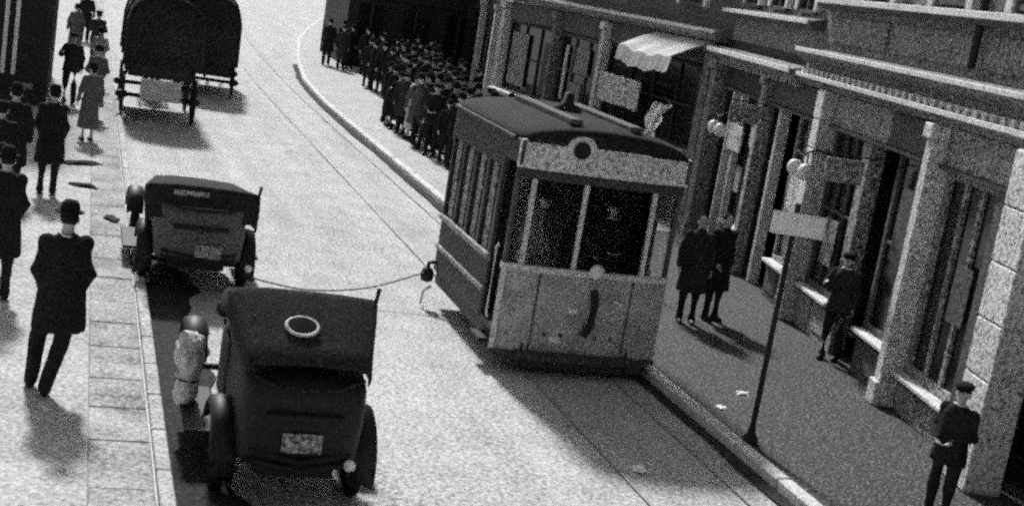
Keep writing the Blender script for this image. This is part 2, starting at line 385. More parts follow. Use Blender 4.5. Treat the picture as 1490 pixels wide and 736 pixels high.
for u in (.35, 2.75): ob('awning_arm', T([(u, .1, 2.9), (u, 1.06, 3.45)], .02, 6), 'iron', aw)
for u in (1.6, 4.0, 6.4, 8.8, 11.0):
    for s in (-.6, .6): ob('surround', B((u+s, .05, 5.6), (.14, .12, 1.8), 0, .01), 'trim', F2)
    frame_win(F2, u-.52, u+.52, 4.7, 6.5, .03, 2, 2, 'woodmid', .07, .1)
cornice(F2, -.1, 12.3, 8.2, [(-.2, 0), (.2, 0), (.4, .2), (.4, .3), (-.2, .4)], 'trim', 'parapet')
b2 = tag(ob('shop_signboard', B((0, 0, 0), (2.1, .05, .66), 0, .01), 'board', None, loc=(12.35, 29.9, 2.55), rot=(0, 0, R(90)-A2)), 'long pale lettered board hung beneath the white awning', 'sign')
b2.location = Vector((12.75, 26.5, 0)) + Matrix.Rotation(R(90)-A2, 3, 'Z') @ Vector((3.6, .45, 2.62))
for dx in (-.9, .9): ob('hanger', T([(dx, 0, .33), (dx, -.15, .85)], .012, 6), 'iron', b2)
hb.location = Vector((10.0, 12.17, 0)) + Matrix.Rotation(R(90)-A1, 3, 'Z') @ Vector((12.15, .16, 2.45))
# ------------------------------------------------------------------ farther terrace and left-hand building
F3 = thing('far_terrace', 'dim terrace of shops rising behind the queue of people', 'building', (13.2, 40.5, .12), R(90)-math.atan2(6, 40))
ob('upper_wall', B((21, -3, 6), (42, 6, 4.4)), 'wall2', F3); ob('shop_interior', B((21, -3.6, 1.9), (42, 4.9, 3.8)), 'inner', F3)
k = 0
while k < 42:
    pilaster(F3, k+.15, .3, 3.7, .25, 'trim' if 8 < k < 13 else 'wood')
    ob('fascia', B((k+2.1, .05, 3.46), (3.5, .1, .46), 0, .01), 'wood', F3)
    ob('stall_riser', B((k+2.1, 0, .3), (3.5, .1, .6), 0, .01), 'wood', F3)
    frame_win(F3, k+.35, k+3.85, .62, 3.2, 0, 3, 1, 'wood', .09)
    frame_win(F3, k+1.4, k+2.8, 4.8, 6.6, .03, 2, 2, 'woodmid', .08, .1)
    k += 4.2
cornice(F3, 0, 42, 3.74, [(-.1, 0), (.2, 0), (.32, .08), (.36, .18), (.1, .26), (-.1, .26)])
F4 = thing('dark_building', 'tall dark building corner with pale slit openings at left edge', 'building', (-.66, 33.6, .118), 0)
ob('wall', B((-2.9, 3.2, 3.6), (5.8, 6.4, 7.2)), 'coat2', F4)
for x in (-.75, -.98):
    ob('window', B((x, -.015, 1.5), (.09, .05, 1.7)), 'whitepaint', F4)
ob('name_plate', B((-.5, -.02, .42), (.42, .05, .13), 0, .01), 'plate', F4)
ob('quoin_strip', B((-.06, -.02, 3.6), (.14, .05, 7.2)), 'coat2', F4)
ob('plinth', B((-2.9, -.03, .14), (5.84, .08, .28)), 'wood', F4)
# ------------------------------------------------------------------ tram
def tram():
    t = thing('tram', 'short dark tramcar with pale front dash, stopped against the right kerb', 'tram', (6.22, 15.5, 0))
    W = 1.10; L = 3.25
    # plan outline of the platform end: slightly bowed front
    def outline(w, l, bow, n=10, y0=0):
        pts = [Vector((w*(-1+2*i/n), y0+bow*((-1+2*i/n)**2), 0)) for i in range(n+1)]
        pts += [Vector((w, l, 0)), Vector((-w, l, 0))]
        return pts
    def slab(w, l, bow, z0, z1, y0=0):
        bm = bmesh.new(); o = outline(w, l, bow, 10, y0); prism(bm, [(p.x, p.y) for p in o], z0, z1, 'z'); return bm
    ob('underframe', slab(W-.06, L, .08, .3, .5, .03), 'tramdark', t)
    ob('floor', slab(W-.01, L, .08, .5, .56), 'tramdark', t)
    # front dash: bowed panel
    def bowpanel(x0, x1, z0, z1, th=.05, off=0, n=12):
        bm = bmesh.new(); rings = []
        for i in range(n+1):
            x = x0+(x1-x0)*i/n; y = .08*(x/W)**2+off
            rings.append([Vector((x, y, z0)), Vector((x, y+th, z0)), Vector((x, y+th, z1)), Vector((x, y, z1))])
        return ring_loft(bm, rings)
    dash = ob('dash_panel', bowpanel(-W, W, .27, 1.30, .05), 'cream', t)
    ob('dash_rail', bowpanel(-W-.01, W+.01, 1.30, 1.37, .1, -.03), 'trim', dash)
    ob('dash_foot', bowpanel(-W-.01, W+.01, .23, .29, .09, -.03), 'tramdark', dash)
    ob('dash_beading', bowpanel(-W, -W+.05, .29, 1.3, .03, -.018), 'trim', dash)
    for x, z, h in ((.1, .93, .55),): ob('coupling_hose', T([(x, -.03, z+.22), (x+.015, -.09, z+.05), (x, -.1, z-.2), (x-.05, -.06, z-.36)], .05, 8), 'iron', dash)
    for x in (-.62, .62): ob('dash_seam', B((x, .08*(x/W)**2-.004, .8), (.018, .02, .98)), 'tramdark', dash)
    for x, z, s in ((-.12, .86, .07), (-.3, .47, .08), (.42, 1.02, .04), (.5, .99, .04)):
        ob('dash_fitting', B((x, .08*(x/W)**2-.012, z), (s*1.6, .03, s), 0, .008), 'lamp', dash)
    ob('bumper', bowpanel(-.8, .8, .22, .32, .1, -.14), 'tramdark', t)
    hl = ob('headlamp', lathe(bmesh.new(), [(.04, .0), (.08, .02), (.09, .07), (.08, .11), (.0001, .12)], 18, Matrix.Translation((.06, -.05, 1.40)) @ Matrix.Rotation(R(90), 4, 'X')), 'lamp', t, True)
    ob('lamp_bracket', B((.06, .03, 1.34), (.06, .1, .12)), 'iron', hl)
    bm = bmesh.new(); torus(bm, .086, .012, Matrix.Translation((.06, -.11, 1.40)) @ Matrix.Rotation(R(90), 4, 'X'), 22, 6); ob('lamp_rim', bm, 'chrome', hl, True)
    # window posts of the vestibule
    for x in (-1.07, -.86, -.2, .73, 1.07):
        y = .08*(x/W)**2
        ob('window_post', B((x, y+.05, 1.9), (.055, .07, 1.12), 0, .008), 'woodmid' if abs(x) > 1 else 'trim', t)
    for a, b in ((-.83, -.23), (-.17, .70), (.76, 1.04), (-1.04, -.89)):
        ob('front_window', bowpanel(a, b, 1.38, 2.44, .008, .06, 4), 'clear', t)
    ob('window_header', bowpanel(-W, W, 2.44, 2.56, .07, 0), 'tramdark', t)
    fa = ob('fascia_board', bowpanel(-W-.02, W+.02, 2.56, 2.90, .06, -.04), 'stone', t)
    bm = bmesh.new(); torus(bm, .15, .045, Matrix.Translation((-.38, -.04, 2.86)) @ Matrix.Rotation(R(90), 4, 'X')); rg = ob('route_ring', bm, 'trim', t, True)
    ob('ring_disc', lathe(bmesh.new(), [(.0001, 0), (.14, 0), (.14, .03), (.0001, .03)], 20, Matrix.Translation((-.38, -.02, 2.86)) @ Matrix.Rotation(R(90), 4, 'X')), 'iron', rg)
    # interior bulkhead and seats keep it dark inside
    ob('bulkhead', B((0, 1.15, 1.55), (2.1, .05, 2.0)), 'tramdark', t)
    ob('controller', B((-.45, .45, .98), (.3, .28, .86), 0, .04), 'iron', t)
    ob('brake_handle', T([(.35, .5, .55), (.35, .5, 1.45), (.2, .4, 1.48)], .025, 8), 'chrome', t)
    # left side (faces the road) and right side
    for s in (-1, 1):
        sd = ob('side_panel', B((s*(W-.03), 1.95, .88), (.05, 2.5, .76), 0, .01), 'tramdark', t)
        ob('waist_rail', B((s*W, 1.95, 1.29), (.07, 2.52, .08), 0, .01), 'fascia', sd)
        ob('rocker_rail', B((s*(W+.005), 1.95, .86), (.05, 2.52, .07), 0, .01), 'fascia', sd)
        ob('rocker_panel', B((s*(W-.02), 1.95, .66), (.05, 2.46, .3), 0, .01), 'woodmid', sd)
        for i, yy in enumerate((.72, 1.32, 1.93, 2.54, 3.16)):
            ob('window_post', B((s*(W-.03), yy, 1.9), (.06, .08, 1.14), 0, .008), 'tramdark', t)
        for i, yy in enumerate((1.02, 1.625, 2.235, 2.85)):
            ob('side_window', B((s*(W-.045), yy, 1.9), (.012, .52, 1.12)), 'glass', t)
            if s < 0: ob('window_blind', B((s*(W-.03), yy+.04, 1.9), (.012, .2, 1.1)), 'fascia', t)
        ob('cant_rail', B((s*(W-.03), 1.95, 2.52), (.07, 2.6, .14), 0, .01), 'tramdark', t)
        ob('letter_board', B((s*(W-.01), 1.62, 2.74), (.04, 3.2, .3), 0, .01), 'tramdark', t)
        ob('platform_step', B((s*(W-.03), .46, .33), (.26, .44, .05), 0, .01), 'iron', t)
        ob('grab_rail', T([(s*(W+.02), .3, .62), (s*(W+.04), .3, .7), (s*(W+.04), .3, 1.5), (s*(W+.02), .3, 1.56)], .018, 6), 'chrome', t)
    ob('rear_panel', B((0, L-.03, .95), (2.14, .05, .8)), 'tramdark', t)
    ob('rear_window', B((0, L-.03, 1.9), (2.1, .02, 1.12)), 'glass', t)
    # side lamp with curved stay at the rear corner
    sl_ = ob('side_lamp', lathe(bmesh.new(), [(.02, 0), (.09, .03), (.1, .12), (.07, .2), (.0001, .22)], 12, Matrix.Translation((-W-.12, 3.05, .34))), 'iron', t, True)
    ob('lamp_stay', T([(-W-.12, 3.05, .5), (-W-.12, 3.05, .62), (-W+.02, 3.05, .66)], .03, 6), 'iron', sl_)
    ob('stirrup', T([(-W-.05, 3.0, .3), (-W-.16, 2.98, .22), (-W-.2, 2.9, .05), (-W-.18, 2.8, .04)], .02, 6), 'whitepaint', t)
    # roof: cambered, overhanging, with monitor strip
    bm = bmesh.new(); rings = []
    for i in range(15):
        f = i/14; y = -.12+(L+.24)*f; ins = .10*max(0, 1-f*7)+.10*max(0, 1-(1-f)*7)
        rings.append([Vector(((W+.05-ins)*math.cos(a), y+(.1*math.cos(a)**2 if f < .08 else 0), 2.88+(.27-ins*.6)*math.sin(a))) for a in [math.pi*j/14 for j in range(15)]])
    ring_loft(bm, rings); rf = ob('roof', bm, 'tramroof', t, True)
    for x in (-.4, .4): ob('roof_board', B((x, 1.45, 3.16), (.16, 2.4, .07), 0, .01), 'woodmid', rf)
    ob('roof_gutter', B((-W-.03, 1.75, 2.88), (.05, 2.9, .05), 0, .01), 'tramdark', rf)
    ob('trolley_base', lathe(bmesh.new(), [(.2, 0), (.2, .05), (.08, .12), (.06, .25), (.0001, .26)], 14, Matrix.Translation((0, 1.8, 3.13))), 'iron', rf, True)
    # truck and wheels
    for y in (.95, 2.35):
        for s in (-1, 1):
            wl = ob('wheel', lathe(bmesh.new(), [(.30, -.04), (.33, -.04), (.33, -.02), (.30, -.01), (.30, .05), (.26, .05), (.25, .0), (.1, -.0), (.1, .06), (.0001, .06)], 22, Matrix.Translation((s*.575, y, .325)) @ Matrix.Rotation(R(90)*s, 4, 'Y')), 'iron', t)
        ob('axle', T([(-.56, y, .325), (.56, y, .325)], .04, 8), 'iron', t)
    for s in (-1, 1): ob('truck_frame', B((s*.72, 1.65, .34), (.06, 2.3, .16), 0, .01), 'iron', t)
    lg = ob('lifeguard', B((0, .04, .16), (1.9, .05, .14), 0, .01), 'tramdark', t)
    for i in range(6): ob('slat', B((0, .06+i*.09, .09), (1.6, .05, .025)), 'tramdark', lg)
    for s in (-.7, .7): ob('hanger', T([(s, 0, .12), (s, .05, .4)], .02, 6), 'iron', lg)
    return t
tram()
# ------------------------------------------------------------------ motor cars
def wheel(par, x, y, r, disc, s):
    m = Matrix.Translation((x, y, r)) @ Matrix.Rotation(R(90)*s, 4, 'Y')
    bm = bmesh.new(); torus(bm, r-.055, .055, m, 26, 8); ty = ob('wheel', bm, 'tyre', par, True)
    if disc:
        ob('wheel_disc', lathe(bmesh.new(), [(.0001, .05), (.05, .05), (.07, .03), (r-.1, .012), (r-.08, -.01), (.0001, -.02)], 24, m), 'wheel', ty)
    else:
        bm = bmesh.new(); torus(bm, r-.105, .016, m, 26, 6); ob('rim', bm, 'woodmid', ty)
        for i in range(10):
            a = 6.2832*i/10; ob('spoke', T([m @ Vector((.04*math.cos(a), .04*math.sin(a), 0)), m @ Vector(((r-.11)*math.cos(a), (r-.11)*math.sin(a), 0))], .014, 5), 'woodmid', ty)
    ob('hub', lathe(bmesh.new(), [(.06, -.05), (.06, .04), (.035, .07), (.0001, .075)], 14, m), 'chrome' if disc else 'iron', ty)
def mudguard(par, x, y, r, w, a0, a1, tail=0):
    bm = bmesh.new(); rings = []
    n = 14
    for i in range(n+1):
        a = R(a0+(a1-a0)*i/n); cy, cz = y+r*math.cos(a), r*.93+r*math.sin(a)
        rings.append([Vector((x-w/2, cy, cz-.05)), Vector((x-w*.42, cy, cz)), Vector((x, cy, cz+.02)), Vector((x+w*.42, cy, cz)), Vector((x+w/2, cy, cz-.05)), Vector((x, cy, cz+.004))])
    if tail: rings.append([v+Vector((0, tail, -.02)) for v in rings[-1]])
    ring_loft(bm, rings); return ob('mudguard', bm, 'carpaint', par, True)
def car(name, label, loc, rz, hw=.56, L=3.5, hood=None, disc_front=True, wr=.33, ring=True, plate=(0, .7), lampx=.42, paint='carpaint'):
    """motor car seen from behind: rear at y=0, nose towards +y"""
    t = thing(name, label, 'car', loc, rz, 'motor cars standing along the left kerb')
    # coachwork tub
    bm = bmesh.new(); rings = []
    prof = [(-.02, .72, .62, 1.05), (.0, .86, .52, 1.14), (.10, .97, .46, 1.22), (.45, 1.0, .42, 1.26), (1.1, 1.0, .42, 1.26), (1.6, .98, .42, 1.24), (1.95, .9, .42, 1.2)]
    for y, kx, z0, z1 in prof:
        w = hw*kx; zz = [z0, z0+.06, (z0+z1)/2, z1-.08, z1]
        half = [(w*.86, zz[0]), (w*.95, zz[1]), (w*1.0, zz[2]), (w*.98, zz[3]), (w*.94, zz[4])]
        rings.append([Vector((x, y, z)) for x, z in half]+[Vector((-x, y, z)) for x, z in half[::-1]])
    ring_loft(bm, rings); body = ob('body', bm, paint, t, True)
    ob('body_beading', T([(-hw*.9, .1, 1.235), (-hw*.5, .0, 1.165), (0, -.02, 1.155), (hw*.5, .0, 1.165), (hw*.9, .1, 1.235)], .018, 6), 'hood', body)
    # bonnet
    bm = bmesh.new(); rings = []
    for y, w, z0, z1 in ((1.92, hw*.82, .5, 1.18), (2.1, hw*.74, .5, 1.12), (L-.25, hw*.52, .5, 1.02), (L-.18, hw*.5, .5, 1.0)):
        rings.append([Vector((w, y, z0)), Vector((w, y, z1-.18)), Vector((w*.8, y, z1-.05)), Vector((0, y, z1)), Vector((-w*.8, y, z1-.05)), Vector((-w, y, z1-.18)), Vector((-w, y, z0))])
    ring_loft(bm, rings); bo = ob('bonnet', bm, 'carpaint', t)
    for s in (-1, 1):
        for i in range(7): ob('louvre', B((s*(hw*.68-.016*i), 2.3+i*.11, .78), (.02, .03, .2)), 'iron', bo)
    ob('radiator', B((0, L-.14, .76), (hw*.98, .09, .52), 0, .03), 'chrome', t)
    for s in (-1, 1):
        ob('door', B((s*hw*.995, 1.42, .88), (.03, .56, .6), 0, .012), 'carpaint', t)
        ob('running_board', B((s*(hw+.16), L*.47, .36), (.32, L*.36, .035), 0, .01), 'iron', t)
        hl = ob('headlight', lathe(bmesh.new(), [(.0001, 0), (.06, .01), (.1, .1), (.105, .14), (.0001, .145)], 16, Matrix.Translation((s*hw*.62, L-.16, .86)) @ Matrix.Rotation(R(-90), 4, 'X')), 'iron', t, True)
        ob('headlight_stalk', T([(s*hw*.62, L-.1, .76), (s*hw*.55, L-.1, .5)], .018, 6), 'iron', hl)
        wheel(t, s*(hw+.06), .62, wr, False, s); wheel(t, s*(hw+.1), L-.42, wr, disc_front, s)
        mudguard(t, s*(hw+.07), .62, wr+.1, .22, 200, 20); mudguard(t, s*(hw+.13), L-.42, wr+.1, .24, 160, 15)
    ob('chassis', B((0, L*.48, .4), (hw*1.2, L*.9, .1)), 'iron', t)
    for y in (.62, L-.42): ob('axle', T([(-hw-.1, y, wr), (hw+.1, y, wr)], .035, 8), 'iron', t)
    for s in (-1, 1): ob('seat', B((s*.26, 1.2, .98), (.46, .14, .5), 0, .05), 'leather', t)
    # windscreen
    # raised hood: highest at the rear hoop, falling to the screen
    h = hood or dict(top=1.78, tw=.65, bw=.51, yt=.75, zb=1.36, yb=.02)
    wt = h.get('ft', 1.46)
    ws = ob('windscreen', T([(-hw*.86, 1.95, 1.12), (-hw*.86, 1.88, wt-.03), (hw*.86, 1.88, wt-.03), (hw*.86, 1.95, 1.12)], .016, 6), 'iron', t)
    ob('pane', bx(bmesh.new(), (0, 1.915, (wt+1.1)/2), (hw*1.66, .008, wt-1.16), rot=Matrix.Rotation(R(13), 4, 'X')), 'glass', ws)
    bm = bmesh.new(); rings = []
    st = [(h['yb'], h['bw'], h['zb']), (h['yb']+.03, h['bw']*1.02, h['zb']+.05)]
    for f in (.25, .5, .75, .93): st.append((h['yb']+(h['yt']-h['yb'])*f, h['bw']+(h['tw']-h['bw'])*f, h['zb']+(h['top']-h['zb'])*f+.02*math.sin(f*math.pi)))
    st += [(h['yt'], h['tw'], h['top']), (h['yt']+.06, h['tw'], h['top']-.005), (h['yt']+.55, h['tw']*.98, h['top']+(wt+.02-h['top'])*.45), (1.86, hw*.95, wt+.02)]
    for i, (y, wd, z) in enumerate(st):
        dr = .22 if i > 5 else .12+.02*i
        e = [(-wd-.01, z-dr), (-wd, z-.05), (-wd*.93, z-.01), (-wd*.5, z+.012), (0, z+.018), (wd*.5, z+.012), (wd*.93, z-.01), (wd, z-.05), (wd+.01, z-dr)]
        rings.append([Vector((x, y, q)) for x, q in e]+[Vector((x*.96, y, q-.03)) for x, q in e[::-1]])
    ring_loft(bm, rings); wobble(bm, .012, 6); hd = ob('hood', bm, 'hood', t, True)
    for s in (-1, 1):
        ob('hood_iron', T([(s*hw*.9, 1.0, 1.24), (s*(h['tw']-.03), h['yt'], h['top']-.06), (s*(h['tw']+.0), h['yt']+.02, h['top']+.1 if s > 0 else h['top']-.05)], .022, 6), 'iron', hd)
        ob('hood_iron', T([(s*hw*.9, 1.0, 1.24), (s*(h['bw']-.03), h['yb']+.1, h['zb']-.03)], .014, 6), 'iron', hd)
    sl = math.atan2(h['top']-h['zb'], h['yt']-h['yb'])
    mid = Vector((-.06, h['yb']+(h['yt']-h['yb'])*.45, h['zb']+(h['top']-h['zb'])*.45+.045))
    if ring:
        mm = Matrix.Translation(mid) @ Matrix.Rotation(sl, 4, 'X') @ Matrix.Diagonal((1.0, .78, 1, 1))
        bm = bmesh.new(); torus(bm, .135, .017, mm, 26, 8); rw = ob('rear_window', bm, 'chrome', hd, True)
        ob('pane', lathe(bmesh.new(), [(.0001, 0), (.13, 0), (.13, .012), (.0001, .012)], 22, mm), 'glass', rw)
    else:
        rw = ob('rear_window', bx(bmesh.new(), mid+Vector((-.1, .02, .08)), (.45, .06, .02), rot=Matrix.Rotation(sl, 4, 'X')), 'plate', hd)
    pl = ob('number_plate', B((plate[0], -.045, plate[1]), (.34, .02, .17), 0, .008), 'plate', t)
    tl = ob('tail_lamp', lathe(bmesh.new(), [(.0001, 0), (.045, .01), (.05, .06), (.0001, .07)], 12, Matrix.Translation((lampx, -.03, plate[1]-.16)) @ Matrix.Rotation(R(90), 4, 'X')), 'lamp', t, True)
    ob('lamp_bracket', B((lampx, .01, plate[1]-.16), (.04, .12, .04)), 'iron', tl)
    for z in (.55, .47): ob('rear_spring', T([(-hw*.8, .0, z+.05), (0, -.04, z-.02), (hw*.8, .0, z+.05)], .025, 6), 'iron', t)
    ob('luggage_grid', B((0, -.05, .93), (hw*1.2, .1, .05), 0, .012), 'iron', t)
    return t
car('motor_car', 'black open-topped motor car nearest the camera, oval ring window in raised hood', (2.06, 10.8, 0), 0, .54)
car('motor_car', 'black motor car ahead of the ring-windowed car, plain square hood', (1.72, 17.9, 0), 0, .6, 3.4,
    dict(top=1.42, tw=.74, bw=.7, yt=.2, zb=1.06, yb=.0, ft=1.22), False, .33, False, (.12, .62), .66, 'greypaint')
# ------------------------------------------------------------------ covered wagon and van farther up
def big_wheel(par, x, y, r, s):
    m = Matrix.Translation((x, y, r)) @ Matrix.Rotation(R(90)*s, 4, 'Y')
    bm = bmesh.new(); torus(bm, r-.04, .04, m, 30, 6); ty = ob('wheel', bm, 'iron', par, True)
    for i in range(12):
        a = 6.2832*i/12; ob('spoke', T([m @ Vector((.05*math.cos(a), .05*math.sin(a), 0)), m @ Vector(((r-.05)*math.cos(a), (r-.05)*math.sin(a), 0))], .022, 5), 'wood', ty)
    ob('hub', lathe(bmesh.new(), [(.09, -.1), (.09, .1), (.05, .16), (.0001, .17)], 12, m), 'iron', ty)
def wagon(label, loc, rz, W=.86, H=3.0, L=3.6, gap=True):
    t = thing('covered_wagon', label, 'wagon', loc, rz, 'tall dark wagons up the street')
    z0 = 1.05 if gap else .6
    ob('bed', B((0, L/2, z0+.06), (2*W-.2, L, .12), 0, .01), 'wood', t)
    for s in (-1, 1):
        sb = ob('side_board', B((s*(W-.1), L/2, z0+.32), (.05, L, .42), 0, .01), 'wood', t)
        for i in range(4): ob('stake', B((s*(W-.06), .3+i*(L-.6)/3, z0+.3), (.05, .07, .6)), 'wood', sb)
    ob('tailboard', B((0, .0, z0+.3), (2*W-.3, .05, .4), 0, .01), 'wood', t)
    bm = bmesh.new(); rings = []
    for i in range(13):
        y = -.12+(L+.24)*i/12; sag = .07*math.sin(i*math.pi/2)**2
        arc = [(W*1.03*math.cos(a), z0+.35+(H-z0-.35-sag)*math.sin(a)**.33) for a in [math.pi*j/16 for j in range(17)]]
        rings.append([Vector((x, y, z)) for x, z in arc])
    ring_loft(bm, rings); wobble(bm, .05, 2.2); tl = ob('canvas_tilt', bm, 'tilt', t, True)
    for i in range(3): ob('hoop', T([(W*1.05*math.cos(a), -.11+.01*i+i*(L)/2, z0+.35+(H-z0-.33)*math.sin(a)**.33) for a in [math.pi*j/16 for j in range(17)]], .03, 6), 'wood', tl)
    for y in (.35, L-.6):
        for s in (-1, 1): big_wheel(t, s*(W-.02), y, .56 if gap else .45, s)
        ob('axle', T([(-W, y, .56 if gap else .45), (W, y, .56 if gap else .45)], .05, 8), 'wood', t)
    ob('reach_pole', T([(0, .3, .56), (0, L+1.6, .6)], .05, 8), 'wood', t)
    for s in (-.35, .35): ob('shaft', T([(s, L, .8), (s, L+2.2, 1.1)], .04, 8), 'wood', t)
    return t
wg = wagon('dark canvas covered wagon with pale board hung below its tail', (1.9, 34.0, 0), 0)
ob('drop_board', B((.02, -.05, .78), (.95, .04, .5), 0, .01), 'canvas_w', wg)
for x in (-.35, .4): ob('board_chain', T([(x, -.05, 1.03), (x, -.02, 1.12)], .015, 6), 'iron', wg)
wagon('second dark covered wagon partly hidden beyond the first one', (3.5, 41.0, 0), R(-5), .85, 2.9, 3.6, False)
def horse(label, loc, rz):
    t = thing('horse', label, 'horse', loc, rz, 'horses harnessed to the wagons')
    bm = bmesh.new()
    def e(c, r, rot=0):
        bmesh.ops.create_uvsphere(bm, u_segments=14, v_segments=10, radius=1, matrix=Matrix.Translation(c) @ Matrix.Rotation(rot, 4, 'X') @ Matrix.Diagonal((*r, 1)))
    e((0, .55, 1.18), (.27, .42, .34)); e((0, 0, 1.14), (.27, .6, .30)); e((0, -.5, 1.22), (.28, .4, .34))
    tube(bm, [(0, .75, 1.3), (0, 1.1, 1.62), (0, 1.28, 1.82)], [.22, .16, .12], 10)
    tube(bm, [(0, 1.2, 1.9), (0, 1.48, 1.68), (0, 1.66, 1.5)], [.12, .095, .075], 10); e((0, 1.68, 1.49), (.07, .09, .07))
    for s in (-1, 1):
        tube(bm, [(s*.15, .7, 1.1), (s*.15, .74, .7), (s*.15, .72, .58), (s*.15, .72, .3), (s*.15, .76, .06)], [.13, .085, .06, .05, .075], 8)
        tube(bm, [(s*.16, -.55, 1.15), (s*.16, -.45, .85), (s*.16, -.72, .58), (s*.16, -.68, .3), (s*.16, -.63, .06)], [.2, .14, .075, .055, .075], 8)
        tube(bm, [(s*.06, 1.2, 1.95), (s*.08, 1.2, 2.1)], [.04, .01], 6)
    body = ob('body', voxel(bm, .03), 'horse', t, True)
    ob('tail', T([(0, -.86, 1.35), (0, -1.0, 1.2), (0, -1.03, .7)], [.04, .07, .03], 8), 'hair', t, True)
    ob('mane', T([(0, .7, 1.6), (0, 1.0, 1.82), (0, 1.2, 2.02)], [.04, .05, .03], 6), 'hair', t, True)
    bm = bmesh.new(); torus(bm, .28, .05, Matrix.Translation((0, .82, 1.3)) @ Matrix.Rotation(R(62), 4, 'X') @ Matrix.Diagonal((.85, 1.15, 1, 1))); ob('collar', bm, 'leather', t, True)
def voxel(bm, vs, it=4, fold=0, fs=9):
    me = bpy.data.meshes.new('tmp'); bmesh.ops.recalc_face_normals(bm, faces=bm.faces); bm.to_mesh(me); bm.free()
    o = bpy.data.objects.new('tmp', me); COL.objects.link(o)
    r = o.modifiers.new('r', 'REMESH'); r.mode = 'VOXEL'; r.voxel_size = vs; r.adaptivity = 0
    s = o.modifiers.new('s', 'SMOOTH'); s.iterations = it; s.factor = .5
    dg = bpy.context.evaluated_depsgraph_get(); m = bpy.data.meshes.new_from_object(o.evaluated_get(dg))
    bpy.data.objects.remove(o); bpy.data.meshes.remove(me)
    if fold:
        nn = [v.normal.copy() for v in m.vertices]
        for v, n in zip(m.vertices, nn):
            p = v.co; k = mnoise.noise(Vector((p.x*fs, p.y*fs, p.z*fs*.35)))+.5*mnoise.noise(Vector((p.x*fs*2, p.y*fs*2, p.z*fs)))
            v.co = p+n*fold*k
    m.materials.clear()
    return m
horse('dark horse standing in the shafts of the near covered wagon', (1.9, 39.0, 0), 0)
